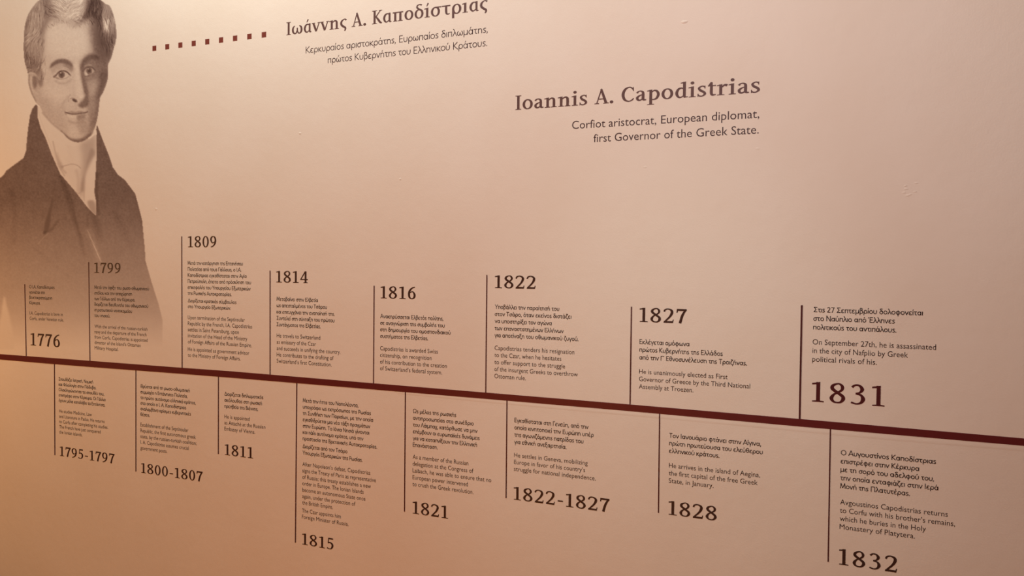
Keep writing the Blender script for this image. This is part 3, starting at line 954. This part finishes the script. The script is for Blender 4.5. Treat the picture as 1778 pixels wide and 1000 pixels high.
lay(region([(92.5, 344), (89, 368), (87, 386), (84, 400), (76, 406), (78, 388), (84, 368)], 1.2) * m_coat, .60, .75)
coat_pen([(77, 404), (88, 400), (101, 383)], 4, .10, 2.0)
coat_pen([(66, 424), (74, 414), (84, 405)], 1.0, -.12, .8)
coat_pen([(104, 306), (116, 338), (126, 372), (136, 404), (146, 442)], 6, .09, 3)
coat_pen([(112, 318), (124, 346), (132, 384), (142, 416)], 3, .07, 2)
coat_pen([(160, 372), (168, 390), (172, 410)], 10, .08, 4)
coat_pen([(168, 300), (168, 340), (171, 372)], 5, .08, 2)
coat_pen([(150, 360), (152, 392), (160, 420)], 4, .05, 2.5)
for k in range(26):
    x_ = 151 + k * .85
    coat_pen([(x_, 398 + k * 1.9 + rng.rand() * 4), (x_ + 4 + rng.rand() * 3, 408 + k * 2.0)], .9, -.09, .7)
coat_pen([(153, 400), (163, 424), (171, 450)], 9, -.08, 3.5)
coat_pen([(200, 372), (216, 400), (226, 430)], 7, .05, 5)
coat_pen([(20, 330), (26, 370), (24, 420)], 6, .05, 4)
coat_pen([(60, 430), (95, 462), (118, 480)], 3, .05, 3)
coat_pen([(225, 470), (228, 500), (230, 520)], 1.5, -.05, 1.2)
coat_pen([(238, 346), (247, 384), (252, 430), (253, 455)], 5, .06, 3)
lay(region([(8, 514), (12, 532), (18, 556), (24, 607), (-10, 607), (0, 560), (4, 530)], 1.6) * m_coat, 0.03, .85)

# the neckcloth
lay(m_shirt, .045)
lay(region([(140, 250), (158, 240), (166, 232), (166, 262), (158, 286), (150, 300), (147, 330), (142, 345), (140, 310), (143, 275)], 4) * m_shirt, .24, .85)
lay(region([(158, 285), (166, 275), (164, 332), (160, 350), (148, 346), (149, 310)], 1.5) * m_shirt, .04, .9)
lay(region([(158, 258), (152, 276), (147, 298), (141, 318), (140, 332), (146, 330), (147, 306), (154, 284), (165, 266)], 1.8) * m_shirt, .32, .8)
lay(region([(98, 262), (103, 276), (108, 287), (106, 296), (101, 286)], 1.6) * m_shirt, .24, .8)
lay(spot(107.5, 290, 3.2, 2.2, 1.0) * m_shirt, .34, .8)
lay(region([(112, 292), (128, 290), (134, 300), (134, 326), (124, 318), (114, 304)], 2.5) * m_shirt, .07, .8)
pen([(92, 246), (97, 268), (104, 290), (112, 305)], 2.2, .2, .8, 1.2)
pen([(103, 289), (112, 288), (124, 285), (134, 287), (140, 292)], 1.6, .25, .8, .9)
pen([(101, 284), (107, 292), (114, 300)], 3.5, .2, .7, 1.6)
pen([(133, 296), (136, 312), (136, 330), (140, 337)], 5, .16, .7, 2.5)
pen([(130, 332), (136, 336), (141, 333)], 1.2, .26, .7, .8)
pen([(146, 330), (146, 348)], 1.2, .22, .7, .8)
for k in range(18):
    y_ = 252 + k * 2.0
    pen([(112 + rng.rand() * 8, y_), (126, y_ + 3), (140 + rng.rand() * 8, y_ + 1)], .7, .14, .35, .6)
lay(region([(152, 350), (164, 350), (167, 374), (158, 367)], 1.5) * m_shirt, .28, .9)
pen([(155, 240), (160, 236), (164, 232)], 2.6, .0, .9, .8)
pen([(166, 227), (166.5, 233)], 3.2, .0, .9, .8)
pen([(66, 186), (70, 205), (80, 232), (92, 262), (105, 296)], 1.2, .12, .5, 1)

# the face
lay(m_face, .12)
lay(region([(80, 52), (98, 40), (122, 48), (144, 50), (150, 70), (146, 98), (134, 104), (118, 98), (96, 99), (82, 84)], 7) * m_face, .05, .9)
lay(region([(78, 148), (96, 146), (120, 150), (122, 168), (104, 176), (86, 170)], 6) * m_face, .075, .8)
lay(region([(66, 165), (84, 172), (98, 200), (116, 222), (108, 230), (76, 198), (58, 172)], 6) * m_face, .22, .75)
lay(region([(98, 182), (112, 186), (112, 206), (120, 220), (104, 214), (94, 196)], 5) * m_face, .19, .6)
# the far side turned from the light
lay(region([(154, 42), (162, 28), (174, 52), (186, 96), (188, 113), (176, 108), (163, 96), (158, 72)], 5) * m_face, .38, .95)
lay(region([(164, 44), (174, 60), (188, 112), (172, 106), (164, 76)], 4) * m_face, .46, .85)
lay(region([(140, 112), (150, 100), (162, 94), (176, 98), (189, 110), (188, 136), (181, 159), (175, 170), (172, 195), (168, 216), (160, 234), (150, 240),
            (154, 216), (153, 196), (150, 172), (143, 146), (140, 128)], 3) * m_face, .34, .95)
lay(region([(140, 110), (148, 98), (162, 93), (178, 100), (188, 110), (187, 134), (176, 136), (166, 132), (156, 134), (146, 132), (141, 124)], 3.5) * m_face, .42, .8)
lay(region([(152, 142), (160, 140), (168, 146), (166, 160), (158, 170), (153, 162)], 4) * m_face, .20, .75)
lay(region([(174, 128), (186, 120), (188, 136), (181, 159), (175, 171), (169, 176), (168, 166), (172, 150)], 2.8) * m_face, .50, .85)
lay(region([(170, 172), (175, 170), (172, 195), (168, 216), (163, 222), (166, 195)], 2.2) * m_face, .46, .8)
lay(region([(154, 180), (164, 176), (164, 200), (156, 206)], 4) * m_face, .26, .6)
# sockets and brows
lay(region([(88, 117), (98, 108), (112, 106), (124, 110), (130, 122), (122, 124), (112, 118), (100, 121), (92, 127)], 2.6) * m_face, .24, .85)
lay(region([(112, 108), (122, 110), (128, 118), (125, 124), (117, 119), (110, 114)], 2.2) * m_face, .38, .85)
lay(region([(86.5, 118), (90, 110), (98, 104.2), (107, 102), (116, 103.4), (123, 108), (128, 117), (121, 113.5), (113, 110), (105, 109.6), (96, 112.5), (91, 116)], 1.2) * m_face, .52, .92)
lay(region([(140, 119), (142.5, 107), (149, 99), (157, 94.5), (166, 95), (174, 101), (166, 103), (157, 104), (149, 109), (145, 117)], 1.8) * m_face, .54, .9)
# viewer's left eye
lay(region([(95.5, 132), (101, 126.5), (107, 124), (114, 124.5), (120.5, 130), (114, 134.5), (106, 136), (100, 135)], .7) * m_face, .10, .9)
lay(spot(106.8, 129.4, 5.7, 6.4, .6) * m_face, .47)
lay(spot(107, 129.8, 2.8, 3.2, .7) * m_face, .62)
lay(spot(105.2, 126.6, 1.0, 1.1, .45), .06)
pen([(94, 133.5), (98, 130), (102, 125.5), (107, 123.2), (113, 123.6), (118, 126.4), (122, 131)], 2.6, .56, .9, .8)
pen([(93, 133), (97, 134.5), (101, 136)], 2.2, .40, .7, 1.2)
pen([(97, 120.5), (103, 116.8), (112, 116.8), (119, 120)], 1.3, .14, .7, .9)
pen([(98, 136), (104, 137.3), (112, 136.6), (119, 133)], 1.2, .34, .75, .8)
pen([(97, 141), (105, 145), (115, 144), (122, 139)], 2.6, .27, .65, 1.8)
pen([(114, 149), (120, 145), (125, 138)], 2, .20, .5, 1.6)
spot_ = spot(121, 132, 2.0, 1.4, .6)
lay(spot_ * m_face, .16, .8)
# viewer's right eye
lay(region([(145, 127), (148, 120.5), (154, 117.5), (160, 119), (163.5, 123), (159.5, 127.5), (152, 129.4), (148, 130)], .8) * m_face, .20, .9)
lay(spot(154.8, 122.6, 5.2, 5.9, .6) * m_face, .48)
lay(spot(155, 123.0, 2.5, 2.9, .7) * m_face, .62)
lay(spot(153.0, 119.6, 1.0, 1.1, .45), .12)
lay(region([(144.5, 127), (147.5, 123), (149.4, 126), (152.5, 129.4), (150, 131.5), (146.5, 130.5)], .7) * m_face, .05, .85)
pen([(143.5, 125), (147.5, 119.4), (153, 116.4), (160, 117.2), (165, 122)], 2.0, .56, .9, .8)
pen([(147.5, 114.6), (153, 112.6), (159, 113.2)], 1.8, .26, .8, .9)
pen([(146, 133), (154, 132), (162, 128)], 1.4, .46, .7, 1.0)
pen([(148, 138.5), (156, 138), (165, 134)], 3.0, .44, .6, 2.0)
# nose
lay(region([(128, 112), (137, 110), (139.5, 140), (144, 164), (138, 171), (132, 160), (131, 138)], 2.5) * m_face, .045, .8)
lay(region([(139.6, 112), (145, 120), (148, 134), (151.5, 150), (154, 164), (151, 171), (147, 163), (143.5, 146), (140.6, 128)], 1.3) * m_face, .48, .92)
lay(region([(135.5, 183), (140, 178), (146, 171), (151, 167), (154, 172), (153.5, 182), (149, 186), (141, 187)], 1.6) * m_face, .50, .92)
lay(spot(129.6, 174.4, 4.8, 2.4, .7, .4) * m_face, .60)
pen([(122, 171.5), (126, 170.2), (130, 172), (134, 177)], 1.3, .42, .7, .8)
pen([(119, 176), (118.6, 170), (122, 165)], 1.8, .26, .65, 1.2)
pen([(117, 168), (112, 176), (107, 186)], 3.2, .22, .6, 2.2)
lay(spot(140, 167, 3.2, 3.2, 1.4) * m_face, .03, .7)
pen([(131, 181), (132, 188)], 2.4, .20, .5, 1.4)
# mouth
lay(region([(116, 195.5), (124, 192.6), (131, 194.2), (137, 192.6), (150, 194.2), (140, 197.4), (128, 198.4)], .9) * m_face, .32, .85)
pen([(113.5, 195), (118, 196.4), (124, 198), (132, 198), (140, 196.6), (147, 196), (152, 194)], 1.9, .56, .92, .7)
pen([(112.5, 193), (113, 196), (115, 199)], 2.0, .34, .7, 1.2)
lay(region([(117, 200), (126, 200.4), (134, 201), (133, 205), (126, 205.6)], 1.1) * m_face, .06, .85)
lay(region([(134, 200), (149, 198), (147, 206), (136, 209)], 1.6) * m_face, .38, .8)
pen([(120, 210), (130, 213.5), (140, 211), (147, 206)], 3.4, .30, .6, 2.0)
# chin and jaw
lay(spot(131, 228, 9, 5.5, 3.5) * m_face, .07, .75)
lay(region([(134, 212), (150, 206), (153, 226), (144, 236), (138, 226)], 4) * m_face, .30, .75)
lay(region([(109, 228), (113, 233), (120, 239), (131, 241.5), (142, 240), (152, 234), (160, 230), (152, 243), (138, 249), (124, 247), (114, 240)], 1.6) * m_face, .50, .9)
pen([(74, 196), (90, 214), (107, 228)], 2.6, .28, .7, 1.5)
pen([(106, 227), (111, 232), (117, 237)], 1.6, .48, .6, 1.0)
# ear
lay(region([(50, 127), (58, 124), (66, 130), (70, 150), (70, 172), (64, 178), (55, 163), (50, 146)], 1.5) * m_face, .19, .9)
pen([(51, 130), (50.5, 145), (55, 161), (62, 175)], 2.2, .36, .8, 1.2)
lay(region([(57, 134), (62, 132), (65, 142), (63, 152), (59, 154), (57, 146)], 1.4) * m_face, .46, .9)
pen([(54, 134), (54.5, 148), (58, 160)], 2.0, .10, .75, .9)
pen([(59, 157), (62, 161), (66, 163)], 2.2, .12, .75, 1)
lay(region([(64, 118), (72, 120), (75, 136), (72, 152), (66, 142)], 2) * m_face, .46, .85)
# drawn texture on the skin
INK += m_face * (.03 * GRAIN + .07 * np.clip(INK, 0, .4) * GRAIN)

# the hair
lay(m_hair, .30)
lay(region([(76, -14), (90, -14), (96, 10), (84, 34), (79, 60), (77, 96), (71, 70), (72, 40)], 5) * m_hair, .42, .85)
lay(region([(46, 60), (56, 22), (70, 8), (74, 26), (68, 60), (64, 90), (54, 90)], 5) * m_hair, .24, .8)
lay(region([(92, -22), (140, -22), (146, 8), (140, 34), (130, 44), (112, 35), (98, 30), (92, 8)], 6) * m_hair, .11, .95)
lay(region([(142, 34), (150, 12), (158, -14), (172, -4), (180, 8), (176, 30), (182, 66), (192, 108), (180, 98), (168, 60), (160, 30), (150, 38)], 3.5) * m_hair, .54, .95)
lay(region([(184, 62), (202, 52), (202, 70), (193, 100), (188, 113), (182, 92)], 4) * m_hair, .48, .9)
lay(region([(178, 26), (184, 6), (193, 14), (199, 40), (198, 58), (190, 58), (182, 44)], 3) * m_hair, .36, .85)
lay(region([(41, 62), (44, 40), (52, 22), (58, 12), (55, 28), (47, 56), (47, 96), (54, 124), (48, 127), (41, 100)], 2) * m_hair, .44, .8)
lay(region([(44, 92), (58, 94), (72, 114), (70, 128), (52, 127), (44, 112)], 4) * m_hair, .46, .85)
lay(region([(60, 60), (72, 66), (74, 96), (66, 104), (60, 90)], 5) * m_hair, .28, .7)
hairw = m_hair + 0


def strand(x, y, ang, ln, bend, w_, ds):
    p = [(x, y)]
    for k_ in range(4):
        ang += bend
        p.append((p[-1][0] + math.cos(ang) * ln / 4, p[-1][1] + math.sin(ang) * ln / 4))
    r_ = stroke_mask(p, w_, .5, False)
    if r_:
        sl, mk = r_
        INK[sl] = np.clip(INK[sl] + ds * mk * hairw[sl], .01, .66)


# combing directions: back and down at the left temple, up over the crown, down in waves at the right
for _ in range(2100):
    x_, y_ = rng.uniform(40, 203), rng.uniform(-22, 127)
    j_, i_ = int(y_ - GY0), int(x_ - GX0)
    if m_hair[j_, i_] < .6:
        continue
    if x_ < 84:
        a_ = 2.05 - (x_ - 42) * .012 - max(0, 30 - y_) * .006 + .25 * math.sin(y_ * .12) + rng.normal() * .14
        bend = .10 * math.sin(y_ * .09 + x_ * .05)
    elif x_ < 148:
        a_ = math.radians(12 if x_ < 116 else 150) + .3 * math.sin(x_ * .2) + rng.normal() * .16
        bend = .08 if x_ < 116 else -.08
    else:
        a_ = math.radians(78) + .25 * math.sin(y_ * .15) + rng.normal() * .12
        bend = .06
    strand(x_, y_, a_, rng.uniform(6, 13), bend, rng.uniform(.5, .95), rng.choice([-.12, .12, .08, -.07]))
for k in range(26):
    strand(124 + rng.rand() * 28, 24 + rng.rand() * 14, math.radians(52) + rng.normal() * .15, 11, -.14, .8, .13)
for k in range(30):
    strand(76 + rng.rand() * 20, 6 + rng.rand() * 24, math.radians(18) + rng.normal() * .15, 12, .10, .8, .11)
lay(region([(180, 36), (184, 38), (187, 48), (185, 55), (181, 48)], 1.6) * m_hair, .12, .7)
for k in range(14):
    strand(177 + rng.rand() * 12, 22 + rng.rand() * 24, math.radians(75) + rng.normal() * .15, 14, .08, .9, -.16)
for k in range(6):
    strand(43 + rng.rand() * 3, 103 + k * 3.2 + rng.normal(), -.1 + rng.normal() * .15, 9 + rng.rand() * 6, .05, .7, -.10)
# the hairline melts into the brow
soft_ = blur(m_face, 4.5)
band_ = np.clip(soft_ * (1 - soft_) * 4.2, 0, 1) * m_head * np.clip((112 - gy) / 14, 0, 1) * (gx > 60)
INK = INK * (1 - .85 * band_) + blur(INK, 4.0) * .85 * band_
# loose hairs feather the hairline over the brow
hairw = region([(74, 20), (170, 20), (172, 60), (150, 52), (130, 52), (100, 46), (80, 60)], 2) * m_face
for _ in range(70):
    x_ = rng.uniform(80, 165)
    strand(x_, np.interp(x_, [80, 100, 114, 131, 152, 165], [46, 33, 35, 44, 33, 36]) + rng.uniform(-3, 3), math.radians(70) + rng.normal() * .5, rng.uniform(4, 9), 0, .8, .10)
hairw = region([(64, 60), (82, 50), (84, 100), (82, 130), (74, 146), (64, 130)], 3) * m_head
for _ in range(90):
    strand(rng.uniform(68, 80), rng.uniform(55, 138), math.radians(98) + rng.normal() * .25, rng.uniform(5, 10), .06, .8, rng.choice([.11, .09, -.03]))

INK += .12 * region([(148, 30), (152, 6), (160, -14), (174, -4), (181, 12), (178, 34), (184, 62), (198, 60), (194, 98), (188, 113), (174, 104), (164, 88), (160, 56), (156, 36)], 5) * m_head
INK += .06 * region([(160, 96), (188, 110), (187, 136), (180, 159), (174, 170), (168, 216), (158, 232), (156, 205), (166, 160), (170, 132)], 4) * m_face
pen([(154, 240), (160, 236), (166, 231)], 2.4, .0, .9, .7)
pen([(165, 228), (166.5, 232)], 3.0, .0, .9, .7)
m_all = np.clip(m_coat + m_shirt + m_head, 0, 1)
INK = np.clip(INK, 0, .74) * np.clip(m_all * 1.0, 0, 1)


def build_portrait():
    # which part each cell of the print belongs to
    cell = lambda a: (a[:-1, :-1] + a[1:, :-1] + a[:-1, 1:] + a[1:, 1:]) / 4
    cc, cs, cf, ch = cell(m_coat), cell(m_shirt), cell(m_face), cell(m_hair)
    stack = np.stack([cc, cs, cf, ch])
    own = np.argmax(stack, 0)
    own[stack.max(0) < .04] = -1
    ink_cell = cell(INK)
    own[(own == 0) & (gy[:-1, :-1] > 480) & (ink_cell < .006)] = -1
    # wall positions of every grid point
    D_ = (np.array(FWD)[None, None] + np.array(RIGHT)[None, None] * ((gx - 889) / F)[..., None] - np.array(UP)[None, None] * ((gy - 500) / F)[..., None])
    t_ = DIST / D_[..., 1]
    WX, WZ = D_[..., 0] * t_, EYE + D_[..., 2] * t_
    ax, az = P(120, 600)
    root = thing('printed_portrait', (ax, 0, az),
                 'large sepia wall print of a grey-haired gentleman in a dark coat and white neckcloth', 'portrait')
    for k, (nm, lab) in enumerate((('coat', 'dark coat fading out towards the foot'), ('neckcloth', 'pale neckcloth'), ('face', 'face turned slightly left, lit from the left'), ('hair', 'combed grey hair'))):
        js, is_ = np.nonzero(own == k)
        idx = np.stack([js * GW + is_, (js + 1) * GW + is_, (js + 1) * GW + is_ + 1, js * GW + is_ + 1], 1)
        uq, inv = np.unique(idx, return_inverse=True)
        inv = inv.reshape(-1, 4)
        me = bpy.data.meshes.new(nm)
        co = np.stack([WX.ravel()[uq] - ax, np.full(len(uq), -.00006), WZ.ravel()[uq] - az], 1)
        me.from_pydata(co.tolist(), [], inv.tolist())
        me.update()
        at_ = me.attributes.new('ink', 'FLOAT', 'POINT')
        at_.data.foreach_set('value', INK.ravel()[uq].astype(np.float32))
        o = link(nm, me, M['print'], root)
        o['label'] = lab


build_portrait()


bpy.data.objects.remove(_dg_obj)
bpy.data.curves.remove(_dg_curve)
